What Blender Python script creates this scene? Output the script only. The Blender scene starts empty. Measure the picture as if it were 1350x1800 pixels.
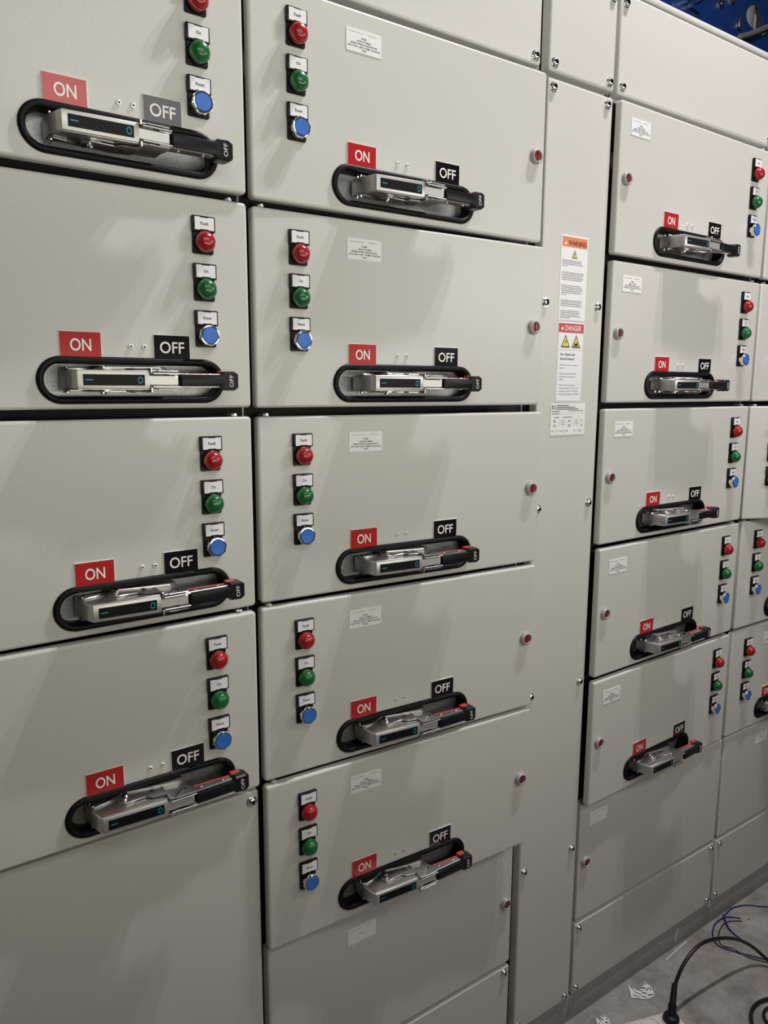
import bpy, bmesh, math, random
from mathutils import Matrix, Vector
from mathutils.geometry import tessellate_polygon
random.seed(4)
sc = bpy.context.scene
C = bpy.context.collection
CAMZ = 1.53                     # eye height above the floor

# ------------------------------------------------------------------ camera
cam_d = bpy.data.cameras.new('camera')
cam = bpy.data.objects.new('camera', cam_d)
C.objects.link(cam)
R_ = Vector((0.81631804, -0.5775843, 0.00460693))
U_ = Vector((0.08987948, 0.13490021, 0.98677435))
F_ = Vector((0.57056685, 0.80510764, -0.16203445))
mw = Matrix(((R_.x, U_.x, -F_.x, 0.0), (R_.y, U_.y, -F_.y, -1.065), (R_.z, U_.z, -F_.z, CAMZ), (0, 0, 0, 1)))
cam.matrix_world = mw
cam_d.sensor_fit = 'VERTICAL'
cam_d.sensor_height = 24.0
cam_d.lens = 24.0 * 1334.66 / 1800.0
cam_d.clip_start = 0.02
cam_d.clip_end = 100
sc.camera = cam

# ------------------------------------------------------------------ world, lights, exposure
sc.view_settings.view_transform = 'Standard'
sc.view_settings.look = 'None'
sc.view_settings.gamma = 1.0
sc.view_settings.use_curve_mapping = False
sc.view_settings.exposure = 0.07
w = bpy.data.worlds.new('hall'); sc.world = w; w.use_nodes = True
bg = w.node_tree.nodes['Background']
bg.inputs[0].default_value = (0.90, 0.93, 0.88, 1); bg.inputs[1].default_value = 0.018

def area(name, loc, target, size, size_y, power, col):
    d = bpy.data.lights.new(name, 'AREA'); d.shape = 'RECTANGLE'; d.size = size; d.size_y = size_y
    d.energy = power; d.color = col
    o = bpy.data.objects.new(name, d); C.objects.link(o); o.location = loc
    o.rotation_euler = (Vector(target) - Vector(loc)).to_track_quat('-Z', 'Y').to_euler()
    return o
# batten above the row of cabinets, close to their fronts: rakes down the doors
for lx, le in ((1.48, 100.0), (1.76, 74.0)):
    d = bpy.data.lights.new('raking_lamp', 'POINT'); d.energy = le; d.shadow_soft_size = 0.035; d.color = (1.0, 0.965, 1.0)
    o = bpy.data.objects.new('raking_lamp', d); C.objects.link(o); o.location = (lx, -0.42, 3.58)
# unseen soft fills added in front of the doors to even out brightness
area('fill_light', (0.35, -1.25, 2.25), (0.35, 0.0, 2.22), 1.3, 0.40, 5.6, (1.0, 0.985, 0.92))
area('fill_light', (2.1, -1.25, 1.88), (2.1, 0.0, 1.88), 1.3, 0.25, 8.6, (1.0, 0.96, 0.96))
area('fill_light', (0.85, -1.45, 1.40), (0.85, 0.0, 2.25), 1.7, 0.24, 8.2, (1.0, 0.985, 0.85))  # low panel added just below eye height to lift the middle rows

# ------------------------------------------------------------------ materials
def mat(name, col, rough=0.5, metal=0.0, coat=0.0, bump=None, mottle=None, spec=0.5, emit=None):
    m = bpy.data.materials.new(name); m.use_nodes = True
    nt = m.node_tree; b = nt.nodes['Principled BSDF']
    b.inputs['Base Color'].default_value = (*col, 1); b.inputs['Roughness'].default_value = rough
    b.inputs['Metallic'].default_value = metal; b.inputs['Coat Weight'].default_value = coat
    b.inputs['Coat Roughness'].default_value = 0.06
    b.inputs['Specular IOR Level'].default_value = spec
    tc = nt.nodes.new('ShaderNodeTexCoord')
    if bump:
        sc_, st, dist = bump
        n = nt.nodes.new('ShaderNodeTexNoise'); n.inputs['Scale'].default_value = sc_; n.inputs['Detail'].default_value = 3
        bp = nt.nodes.new('ShaderNodeBump'); bp.inputs['Strength'].default_value = st; bp.inputs['Distance'].default_value = dist
        nt.links.new(tc.outputs['Object'], n.inputs['Vector']); nt.links.new(n.outputs['Fac'], bp.inputs['Height'])
        nt.links.new(bp.outputs['Normal'], b.inputs['Normal'])
    if mottle:
        sc_, c2, kind = mottle
        if kind == 'voronoi':
            n = nt.nodes.new('ShaderNodeTexVoronoi'); n.inputs['Scale'].default_value = sc_; out = n.outputs['Color']
            bw = nt.nodes.new('ShaderNodeRGBToBW'); nt.links.new(out, bw.inputs[0]); fac = bw.outputs[0]
        else:
            n = nt.nodes.new('ShaderNodeTexNoise'); n.inputs['Scale'].default_value = sc_; n.inputs['Detail'].default_value = 6; fac = n.outputs['Fac']
        nt.links.new(tc.outputs['Object'], n.inputs['Vector'])
        mx = nt.nodes.new('ShaderNodeMix'); mx.data_type = 'RGBA'
        mx.inputs[6].default_value = (*col, 1); mx.inputs[7].default_value = (*c2, 1)
        rp = nt.nodes.new('ShaderNodeMapRange'); rp.inputs[1].default_value = 0.3; rp.inputs[2].default_value = 0.7
        nt.links.new(fac, rp.inputs[0]); nt.links.new(rp.outputs[0], mx.inputs[0]); nt.links.new(mx.outputs[2], b.inputs['Base Color'])
    return m
M = {}
M['paint'] = mat('light_grey_powder_coat', (0.560, 0.552, 0.510), 0.40, bump=(1400, 0.10, 0.0004), mottle=(220, (0.590, 0.582, 0.540), 'noise'))
M['body'] = mat('cabinet_grey_steel', (0.40, 0.405, 0.395), 0.45, bump=(900, 0.08, 0.0004))
M['plinth'] = mat('plinth_grey', (0.36, 0.36, 0.345), 0.5, mottle=(14, (0.31, 0.31, 0.30), 'noise'))
M['void'] = mat('recess_shade_black', (0.006, 0.006, 0.007), 0.8)  # near-black colour stands for the shade inside gaps, holes and slots
M['rubber'] = mat('black_rubber', (0.005, 0.005, 0.006), 0.45, bump=(900, 0.1, 0.0003), spec=0.16)
M['black'] = mat('black_plastic', (0.009, 0.009, 0.010), 0.36, bump=(700, 0.05, 0.0002), spec=0.2)
M['cast'] = mat('cast_metal', (0.58, 0.57, 0.545), 0.44, 0.80, bump=(700, 0.06, 0.0003))
M['steel'] = mat('pressed_steel', (0.50, 0.49, 0.475), 0.30, 0.95)
M['chrome'] = mat('chrome', (0.80, 0.79, 0.77), 0.12, 1.0)
M['galv'] = mat('galvanised_sheet', (0.30, 0.30, 0.30), 0.46, 0.75, mottle=(420, (0.38, 0.385, 0.39), 'voronoi'))
M['alu'] = mat('rivet_aluminium', (0.78, 0.78, 0.77), 0.38, 0.45)
M['red_lens'] = mat('red_lens', (0.33, 0.007, 0.013), 0.27, coat=0.18)
M['green_lens'] = mat('green_lens', (0.006, 0.115, 0.026), 0.27, coat=0.18)
M['blue'] = mat('blue_cap', (0.030, 0.150, 0.53), 0.38)
M['white'] = mat('white_plate', (0.80, 0.79, 0.80), 0.42)
M['sticker'] = mat('white_sticker', (0.80, 0.80, 0.78), 0.35)
M['paper_ink'] = mat('grey_ink', (0.13, 0.13, 0.13), 0.6)
M['ink'] = mat('black_ink', (0.015, 0.015, 0.015), 0.6)
M['red_sign'] = mat('red_sign', (0.44, 0.020, 0.024), 0.2)
M['black_sign'] = mat('black_sign', (0.008, 0.008, 0.009), 0.13)
M['letters'] = mat('engraved_white', (0.82, 0.80, 0.76), 0.5)
M['window'] = mat('dark_window', (0.006, 0.006, 0.007), 0.45, spec=0.15)
M['teal'] = mat('teal_mark', (0.015, 0.24, 0.27), 0.5)
M['lock_grey'] = mat('lock_grey_plastic', (0.33, 0.34, 0.345), 0.36)
M['lock_red'] = mat('lock_red', (0.33, 0.020, 0.024), 0.38)
M['red_plastic'] = mat('red_plastic', (0.50, 0.030, 0.02), 0.45)
M['orange'] = mat('orange_band', (0.72, 0.21, 0.075), 0.4)
M['danger'] = mat('danger_red', (0.52, 0.025, 0.03), 0.4)
M['yellow'] = mat('warning_yellow', (0.78, 0.62, 0.07), 0.4)
M['dark_blue'] = mat('blue_painted_steel', (0.010, 0.045, 0.20), 0.40, mottle=(3, (0.007, 0.032, 0.15), 'noise'))
M['grey_tube'] = mat('dull_grey_tube', (0.17, 0.17, 0.18), 0.5)
M['cable'] = mat('black_cable', (0.010, 0.010, 0.010), 0.36)
M['wire_blue'] = mat('dark_blue_wire', (0.010, 0.018, 0.12), 0.4)
M['strip_white'] = mat('cream_white_plastic', (0.64, 0.61, 0.56), 0.35)
M['paper'] = mat('printed_paper', (0.72, 0.72, 0.70), 0.55)
M['tape'] = mat('pale_tape', (0.52, 0.52, 0.49), 0.5)

def concrete():
    m = bpy.data.materials.new('stained_concrete'); m.use_nodes = True
    nt = m.node_tree; b = nt.nodes['Principled BSDF']; b.inputs['Roughness'].default_value = 0.62
    tc = nt.nodes.new('ShaderNodeTexCoord')
    a = nt.nodes.new('ShaderNodeTexNoise'); a.inputs['Scale'].default_value = 9; a.inputs['Detail'].default_value = 9; a.inputs['Roughness'].default_value = 0.65
    c = nt.nodes.new('ShaderNodeTexNoise'); c.inputs['Scale'].default_value = 160; c.inputs['Detail'].default_value = 4
    r = nt.nodes.new('ShaderNodeValToRGB')
    r.color_ramp.elements[0].position = 0.30; r.color_ramp.elements[0].color = (0.165, 0.155, 0.140, 1)
    r.color_ramp.elements[1].position = 0.72; r.color_ramp.elements[1].color = (0.47, 0.445, 0.415, 1)
    e = r.color_ramp.elements.new(0.5); e.color = (0.325, 0.308, 0.285, 1)
    mx = nt.nodes.new('ShaderNodeMix'); mx.data_type = 'RGBA'; mx.blend_type = 'MULTIPLY'; mx.inputs[0].default_value = 0.35
    nt.links.new(tc.outputs['Object'], a.inputs['Vector']); nt.links.new(tc.outputs['Object'], c.inputs['Vector'])
    nt.links.new(a.outputs['Fac'], r.inputs[0]); nt.links.new(r.outputs[0], mx.inputs[6]); nt.links.new(c.outputs['Fac'], mx.inputs[7])
    nt.links.new(mx.outputs[2], b.inputs['Base Color'])
    st = nt.nodes.new('ShaderNodeTexNoise'); st.inputs['Scale'].default_value = 3.1; st.inputs['Detail'].default_value = 5
    rg = nt.nodes.new('ShaderNodeMapRange'); rg.inputs[1].default_value = 0.52; rg.inputs[2].default_value = 0.72; rg.inputs[4].default_value = 0.55
    m2 = nt.nodes.new('ShaderNodeMix'); m2.data_type = 'RGBA'; m2.inputs[7].default_value = (0.17, 0.135, 0.085, 1)
    nt.links.new(tc.outputs['Object'], st.inputs['Vector']); nt.links.new(st.outputs['Fac'], rg.inputs[0]); nt.links.new(rg.outputs[0], m2.inputs[0])
    nt.links.new(mx.outputs[2], m2.inputs[6]); nt.links.new(m2.outputs[2], b.inputs['Base Color'])
    bp = nt.nodes.new('ShaderNodeBump'); bp.inputs['Strength'].default_value = 0.25; bp.inputs['Distance'].default_value = 0.002
    nt.links.new(c.outputs['Fac'], bp.inputs['Height']); nt.links.new(bp.outputs['Normal'], b.inputs['Normal'])
    return m
M['concrete'] = concrete()

# ------------------------------------------------------------------ mesh helpers (metres; x along the row, -y towards the aisle, z up)
class MB:
    def __init__(s): s.v = []; s.f = []; s.m = []; s.mats = []
    def mi(s, k):
        if k not in s.mats: s.mats.append(k)
        return s.mats.index(k)
    def add(s, vs, fs, k):
        b = len(s.v); s.v += [tuple(p) for p in vs]; i = s.mi(k)
        for f in fs: s.f.append([b + j for j in f]); s.m.append(i)
        return s
    def bm(s, bm, k):
        bm.verts.ensure_lookup_table(); bm.verts.index_update()
        s.add([v.co[:] for v in bm.verts], [[v.index for v in f.verts] for f in bm.faces], k); bm.free(); return s
    def box(s, x0, x1, y0, y1, z0, z1, k, bev=0.0, seg=2):
        bm = bmesh.new(); bmesh.ops.create_cube(bm, size=1)
        for v in bm.verts: v.co = Vector(((x0+x1)/2 + v.co.x*(x1-x0), (y0+y1)/2 + v.co.y*(y1-y0), (z0+z1)/2 + v.co.z*(z1-z0)))
        if bev: bmesh.ops.bevel(bm, geom=bm.edges[:], offset=bev, segments=seg, profile=0.5, affect='EDGES', clamp_overlap=True)
        return s.bm(bm, k)
    def prism(s, pts, axis, a, b, k, bev=0.0, seg=2):
        """outline pts extruded along axis from a to b; axis 'y': pts are (x,z); axis 'z': pts are (x,y)"""
        bm = bmesh.new()
        mk = (lambda p, t: (p[0], t, p[1])) if axis == 'y' else (lambda p, t: (p[0], p[1], t))
        A = [bm.verts.new(mk(p, a)) for p in pts]; B = [bm.verts.new(mk(p, b)) for p in pts]; n = len(pts)
        bm.faces.new(A); bm.faces.new(B[::-1])
        for i in range(n): bm.faces.new((A[i], B[i], B[(i+1) % n], A[(i+1) % n]))
        bmesh.ops.recalc_face_normals(bm, faces=bm.faces[:])
        if bev: bmesh.ops.bevel(bm, geom=bm.edges[:], offset=bev, segments=seg, profile=0.5, affect='EDGES', clamp_overlap=True)
        return s.bm(bm, k)
    def lathe(s, prof, cx, cz, k, n=28, oy=0.0):
        """profile [(radius, y)] turned round the y axis"""
        vs = []; fs = []
        for r, y in prof:
            for i in range(n):
                t = 2*math.pi*i/n; vs.append((cx + r*math.cos(t), oy + y, cz + r*math.sin(t)))
        for j in range(len(prof)-1):
            for i in range(n):
                fs.append((j*n+i, j*n+(i+1) % n, (j+1)*n+(i+1) % n, (j+1)*n+i))
        return s.add(vs, fs, k)
    def vlathe(s, prof, cx, cy, k, n=24):
        vs = []; fs = []
        for r, z in prof:
            for i in range(n):
                t = 2*math.pi*i/n; vs.append((cx + r*math.cos(t), cy + r*math.sin(t), z))
        for j in range(len(prof)-1):
            for i in range(n):
                fs.append((j*n+i, j*n+(i+1) % n, (j+1)*n+(i+1) % n, (j+1)*n+i))
        return s.add(vs, fs, k)
    def quad(s, x0, x1, y, z0, z1, k):
        return s.add([(x0, y, z0), (x1, y, z0), (x1, y, z1), (x0, y, z1)], [(0, 1, 2, 3)], k)
    def poly(s, pts, y, k):
        return s.add([(p[0], y, p[1]) for p in pts], [list(range(len(pts)))], k)
    def text(s, string, x, z, y, h, k, width=None, align='C', rot=0.0, res=2, bold=0.0):
        """flat lettering on the plane y, cap height h, centred (or left aligned) at x, z"""
        vs, fs, (bx0, bx1) = glyphs(string, res, bold)
        q = h / CAP; sx = q
        if width: sx = width / max(bx1 - bx0, 1e-6)
        cx = (bx0 + bx1)/2 if align == 'C' else bx0
        out = []
        for a, b in vs:
            u, w_ = (a - cx)*sx, (b - CAP/2)*q
            out.append((x + u*math.cos(rot) - w_*math.sin(rot), y, z + u*math.sin(rot) + w_*math.cos(rot)))
        return s.add(out, fs, k)
    def build(s, name, parent=None, smooth=35):
        key = None
        me = bpy.data.meshes.new(name); me.from_pydata(s.v, [], s.f)
        for k in s.mats: me.materials.append(M[k])
        me.polygons.foreach_set('material_index', s.m)
        if smooth:
            me.polygons.foreach_set('use_smooth', [True]*len(me.polygons)); me.set_sharp_from_angle(angle=math.radians(smooth))
        me.update()
        o = bpy.data.objects.new(name, me); C.objects.link(o)
        if parent: o.parent = parent
        return o
_gc = {}
CAP = 0.73
def glyphs(string, res, bold=0.0):
    if (string, res, bold) in _gc: return _gc[(string, res, bold)]
    cu = bpy.data.curves.new('lettering', 'FONT'); cu.body = string; cu.size = 1.0; cu.resolution_u = res; cu.fill_mode = 'FRONT'; cu.offset = bold
    o = bpy.data.objects.new('lettering', cu); C.objects.link(o)
    dg = bpy.context.evaluated_depsgraph_get(); dg.update()
    me = bpy.data.meshes.new_from_object(o.evaluated_get(dg))
    vs = [(v.co.x, v.co.y) for v in me.vertices]; fs = [list(p.vertices) for p in me.polygons]
    bpy.data.objects.remove(o); bpy.data.curves.remove(cu); bpy.data.meshes.remove(me)
    xs = [a for a, b in vs] or [0, 1]
    _gc[(string, res, bold)] = (vs, fs, (min(xs), max(xs)))
    return _gc[(string, res, bold)]
v_, f_, _b = glyphs('H', 2); CAP = max(b for a, b in v_)

def rrect(x0, x1, z0, z1, r, n=4):
    r = max(r, 0.0003); P = []
    for cx, cz, a0 in ((x1-r, z1-r, 0), (x0+r, z1-r, 90), (x0+r, z0+r, 180), (x1-r, z0+r, 270)):
        for i in range(n+1):
            t = math.radians(a0 + 90*i/n); P.append((cx + r*math.cos(t), cz + r*math.sin(t)))
    return P
def stadium(x0, x1, z0, z1, n=18):
    r = (z1-z0)/2; zc = (z0+z1)/2; P = []
    for i in range(n+1):
        t = math.radians(90 + 180*i/n); P.append((x0 + r + r*math.cos(t), zc + r*math.sin(t)))
    for i in range(n+1):
        t = math.radians(-90 + 180*i/n); P.append((x1 - r + r*math.cos(t), zc + r*math.sin(t)))
    return P
def bridge(mb, loops, k, close_first=False):
    n = len(loops[0]); vs = [p for L in loops for p in L]; fs = []
    for j in range(len(loops)-1):
        for i in range(n): fs.append((j*n+i, (j+1)*n+i, (j+1)*n+(i+1) % n, j*n+(i+1) % n))
    mb.add(vs, fs, k)
def panel_mesh(W, H, hole=None, depth=0.022, r=0.0040, Rc=0.0055):
    """folded steel sheet door: flat front with rounded folds and returned edges; local x 0..W, z 0..H, front at y=0"""
    mb = MB(); loops = []
    for i in range(5):
        t = math.pi/2*i/4; ins = r*(1-math.sin(t)); y = r*(1-math.cos(t))
        loops.append([(a, y, b) for a, b in rrect(ins, W-ins, ins, H-ins, Rc-ins)])
    loops.append([(a, depth, b) for a, b in rrect(0, W, 0, H, Rc)])
    loops.append([(a, depth, b) for a, b in rrect(0.012, W-0.012, 0.012, H-0.012, 0.001)])
    bridge(mb, loops, 'paint')
    outer = [Vector((p[0], p[2], 0)) for p in loops[0]]
    polys = [outer]
    if hole: polys.append([Vector((a, b, 0)) for a, b in hole])
    tri = tessellate_polygon(polys); flat = [q for pl in polys for q in pl]
    mb.add([(q.x, 0, q.y) for q in flat], [tuple(t) for t in tri], 'paint')
    if hole: bridge(mb, [[(a, 0, b) for a, b in hole], [(a, 0.002, b) for a, b in hole]], 'paint')
    return mb

def empty(name, loc, rz=0.0, label=None, cat=None, group=None):
    o = bpy.data.objects.new(name, None); C.objects.link(o); o.location = loc; o.rotation_euler = (0, 0, rz)
    o.empty_display_size = 0.05
    return tag(o, label, cat, group)
def tag(o, label=None, cat=None, group=None, kind=None):
    if label: o['label'] = label
    if cat: o['category'] = cat
    if group: o['group'] = group
    if kind: o['kind'] = kind
    return o
def copy_tree(o, parent=None):
    c = o.copy(); C.objects.link(c)
    if parent: c.parent = parent
    for ch in list(o.children): copy_tree(ch, c)
    return c

# ------------------------------------------------------------------ the setting
fl = MB(); fl.add([(-6, -6, 0), (9, -6, 0), (9, 6, 0), (-6, 6, 0)], [(0, 1, 2, 3)], 'concrete')
tag(fl.build('floor', smooth=0), 'bare stained grey concrete floor in front of the cabinets', kind='structure')

# ------------------------------------------------------------------ z levels of the rows (relative to the eye)
TOP = CAMZ + 0.770
def Z(z): return CAMZ + z
PL = Z(-1.458)                 # top of the plinth

# cabinets: the standing carcasses that carry doors and covers
cabs = [('far left cabinet', -0.100, 0.507, 'light grey switchgear cabinet carcass with four starter doors above a tall screwed cover'),
        ('second', 0.507, 1.1125, 'light grey switchgear cabinet carcass directly left of the warning stickers'),
        ('cable', 1.1125, 1.3155, 'narrow light grey cabinet carcass behind the door with the warning stickers'),
        ('fourth', 1.3155, 1.9130, 'light grey switchgear cabinet carcass directly right of the warning stickers'),
        ('fifth', 1.9130, 2.5100, 'light grey switchgear cabinet carcass last in the row beside the blue wires')]
for nm, x0, x1, lab in cabs:
    c = empty('switchgear_cabinet', (x0, 0.0, 0.0), 0, lab, 'switchgear cabinet', 'switchgear cabinets standing in a row')
    W = x1 - x0
    b = MB()
    # side walls, back, roof
    b.box(0, 0.0015, 0.030, 0.60, PL, TOP, 'body'); b.box(W-0.0015, W, 0.030, 0.60, PL, TOP, 'body')
    b.box(0, W, 0.598, 0.60, PL, TOP, 'body'); b.box(0, W, 0.02, 0.60, TOP-0.002, TOP, 'body')
    b.box(0.0015, W-0.0015, 0.0305, 0.05, PL, TOP-0.002, 'void')  # black slab standing in for the shaded cavity behind the door gaps
    b.build('body', c, smooth=0)
    fr = MB()                    # grey framework visible round the top covers
    fr.box(0.0, 0.010, 0.0215, 0.030, Z(0.572), TOP-0.002, 'body', 0.003); fr.box(W-0.010, W, 0.0215, 0.030, Z(0.572), TOP-0.002, 'body', 0.003)
    fr.box(0.0, W, 0.0215, 0.030, Z(0.5735), Z(0.588), 'body', 0.003)
    fr.build('frame_rail', c)
    p = MB(); p.box(0.001, W-0.001, 0.004, 0.60, 0.0, PL-0.002, 'plinth', 0.001)
    p.build('plinth', c)
    rf = MB(); rf.box(0.001, W-0.001, 0.000, 0.60, TOP+0.0015, TOP+0.0135, 'paint', 0.0015)
    rf.build('roof_edge', c)

# ------------------------------------------------------------------ small fittings
def screw_mesh():
    mb = MB()
    mb.lathe([(0.0092, -0.0002), (0.0092, -0.0012), (0.0088, -0.0016), (0.0070, -0.0016)], 0, 0, 'chrome')
    mb.lathe([(0.0072, -0.0016), (0.0074, -0.0030), (0.0066, -0.0050), (0.0048, -0.0064), (0.0030, -0.0068)], 0, 0, 'chrome')
    mb.lathe([(0.0030, -0.0068), (0.0028, -0.0036), (0.0, -0.0036)], 0, 0, 'void', n=6)
    return mb
screw_me = None
def screw(parent, x, z, y=0.0):
    global screw_me
    if screw_me is None:
        o = screw_mesh().build('screw', parent); screw_me = o.data
    else:
        o = bpy.data.objects.new('screw', screw_me); C.objects.link(o); o.parent = parent
    o.location = (x, y, z)
    return o

def lock_obj(parent, x, z, keep={}):
    if not keep:
        r = MB(); r.lathe([(0.0130, 0.0005), (0.0132, -0.003), (0.0126, -0.0068), (0.0112, -0.0084), (0.0096, -0.0088), (0.0088, -0.0080), (0.0086, -0.004), (0.0086, 0.0005)], 0, 0, 'lock_grey', n=36)
        a = r.build('door_lock'); keep['r'] = a.data
        i = MB(); i.lathe([(0.0087, -0.0062), (0.0030, -0.0066), (0.0, -0.0066)], 0, 0, 'lock_red', n=32)
        i.box(-0.0013, 0.0013, -0.0070, -0.0052, -0.0074, 0.0074, 'void')
        b = i.build('lock_insert'); keep['i'] = b.data
        bpy.data.objects.remove(a); bpy.data.objects.remove(b)
    a = bpy.data.objects.new('door_lock', keep['r']); C.objects.link(a); a.parent = parent; a.location = (x, 0, z)
    b = bpy.data.objects.new('lock_insert', keep['i']); C.objects.link(b); b.parent = a
    a['label'] = 'round grey quarter-turn lock'; b['label'] = 'red slotted insert'
    return a

def plate_mesh(lines, W=0.0635, H=0.0325):
    mb = MB(); o = rrect(0, W, -H, 0, 0.002, 3)
    mb.prism(o, 'y', -0.0008, 0.0003, 'sticker')
    y = -0.00095
    mb.text('COLUMN: 7007-BL/A06', 0.0045, -0.0050, y, 0.00135, 'ink', width=0.026, align='L', res=1)
    mb.text('DRAWER: B25', 0.0385, -0.0048, y, 0.00135, 'ink', width=0.0165, align='L', res=1)
    if len(lines) == 1:
        mb.text(lines[0], 0.031, -0.0165, y, 0.0021, 'ink', width=0.0115, res=1)
    else:
        for i, (t, wd) in enumerate(lines):
            mb.text(t, 0.0318, -0.0120 - i*0.0041, y, 0.0025, 'ink', width=wd, res=1, bold=0.02)
    return mb
_pl = {}
def name_plate(parent, x, z, kind):
    if kind not in _pl:
        if kind == 'space': L = ['SPACE']
        else:
            L = [('FVNR', .0095), ('+A002.V01-MA01', .0265), ('RINSE AFTER PASSIVATION', .0475), ('ARCONIC CIRC. PUMP STAGE ' + kind, .0585), ('7.5kW', .0095)]
        o = plate_mesh(L).build('name_plate', parent, smooth=0); _pl[kind] = o.data
    else:
        o = bpy.data.objects.new('name_plate', _pl[kind]); C.objects.link(o); o.parent = parent
    o.location = (x, 0, z); return o

# pilot devices ---------------------------------------------------------
def holder_mesh():
    """black mounting frame: raised legend frame above, thin square plate with cut corners below; origin at its top left"""
    mb = MB()
    mb.prism([(0.0008, -0.0195), (0.0312, -0.0195), (0.0312, -0.0490), (0.0296, -0.0508), (0.0024, -0.0508), (0.0008, -0.0490)], 'y', -0.0030, 0.0002, 'black', 0.0006, 1)
    mb.box(0.0, 0.0335, -0.0068, 0.0002, -0.0212, 0.0, 'black', 0.0013, 2)
    return mb
def legend_mesh(t, wd):
    mb = MB()
    # white insert with the clipped notches of the snap-in label
    P = [(0.0030, -0.0020), (0.0105, -0.0020), (0.0118, -0.0028), (0.0222, -0.0028), (0.0235, -0.0020), (0.0312, -0.0020),
         (0.0312, -0.0190), (0.0240, -0.0190), (0.0226, -0.0180), (0.0115, -0.0180), (0.0102, -0.0190), (0.0030, -0.0190)]
    mb.prism(P, 'y', -0.0073, -0.0060, 'white')
    mb.text(t, 0.0171, -0.0104, -0.0075, 0.0040, 'ink', width=wd, res=2, bold=0.015)
    return mb
def lens_mesh(k):
    mb = MB()
    mb.lathe([(0.0140, 0.0), (0.0146, -0.0010), (0.0146, -0.0045), (0.0138, -0.0052)], 0, 0, 'black', n=36)
    mb.lathe([(0.0139, -0.0044), (0.0140, -0.0095), (0.0136, -0.0106), (0.0127, -0.0109), (0.0122, -0.0108), (0.0119, -0.0122), (0.0117, -0.0135), (0.0105, -0.0156), (0.0085, -0.0172), (0.0060, -0.0184), (0.0030, -0.0190), (0.0, -0.0192)], 0, 0, k, n=40)
    return mb
def bezel_mesh():
    mb = MB()
    mb.lathe([(0.0128, 0.0), (0.0132, -0.0040), (0.0132, -0.0080), (0.0140, -0.0088), (0.0142, -0.0132), (0.0136, -0.0142), (0.0124, -0.0144), (0.0119, -0.0136), (0.0118, -0.0100)], 0, 0, 'chrome', n=36)
    for i in range(8):
        t = i*math.pi/4 + 0.2
        c, s = 0.0141*math.cos(t), 0.0141*math.sin(t)
        mb.lathe([(0.0012, -0.0090), (0.0012, -0.0130), (0.0, -0.0130)], c, s, 'chrome', n=8)
    return mb
def cap_mesh():
    mb = MB(); mb.lathe([(0.0117, -0.010), (0.0117, -0.0138), (0.0110, -0.0148), (0.0060, -0.0146), (0.0, -0.0145)], 0, 0, 'blue', n=36)
    return mb
PM = {}
def pm(key, fn):
    if key not in PM:
        o = fn().build(key); PM[key] = o.data; bpy.data.objects.remove(o)
    return PM[key]
def inst(name, me, parent, loc=(0, 0, 0), label=None):
    o = bpy.data.objects.new(name, me); C.objects.link(o); o.parent = parent; o.location = loc
    if label: o['label'] = label
    return o
def pilots(parent, x, ztop):
    for i, (nm, t, wd, lens) in enumerate((('fault_lamp', 'Fault', .0114, 'red_lens'), ('run_lamp', 'On', .0072, 'green_lens'), ('reset_button', 'Reset', .0122, None))):
        h = inst(nm, pm('holder', holder_mesh), parent, (x, 0, ztop - 0.027 - 0.0638*i),
                 ('red domed lamp under a Fault legend', 'green domed lamp under an On legend', 'flat blue push button in a chrome ring under a Reset legend')[i])
        inst('legend_plate', pm('legend_' + t, lambda t=t, wd=wd: legend_mesh(t, wd)), h)
        if lens:
            inst('lens', pm(lens, lambda lens=lens: lens_mesh(lens)), h, (0.0168, -0.0028, -0.0350), ('red' if i == 0 else 'green') + ' domed lens')
        else:
            inst('bezel', pm('bezel', bezel_mesh), h, (0.0168, -0.0028, -0.0350), 'scalloped chrome ring')
            inst('button_cap', pm('button_cap', cap_mesh), h, (0.0168, -0.0028, -0.0350), 'flat blue cap')

# ON / OFF plates --------------------------------------------------------
def sign_mesh(t, k, W, wd, cap):
    mb = MB(); H = 0.0330
    mb.box(0, W, -0.0013, 0.0002, -H, 0, 'letters')
    mb.prism([(0.0007, -H+0.0007), (W-0.0007, -H+0.0007), (W-0.0007, -0.0007), (0.0007, -0.0007)], 'y', -0.0018, -0.0012, k)
    mb.text(t, W/2, -0.0172, -0.00200, cap, 'letters', width=wd, res=6, bold=0.012)
    return mb

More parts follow.
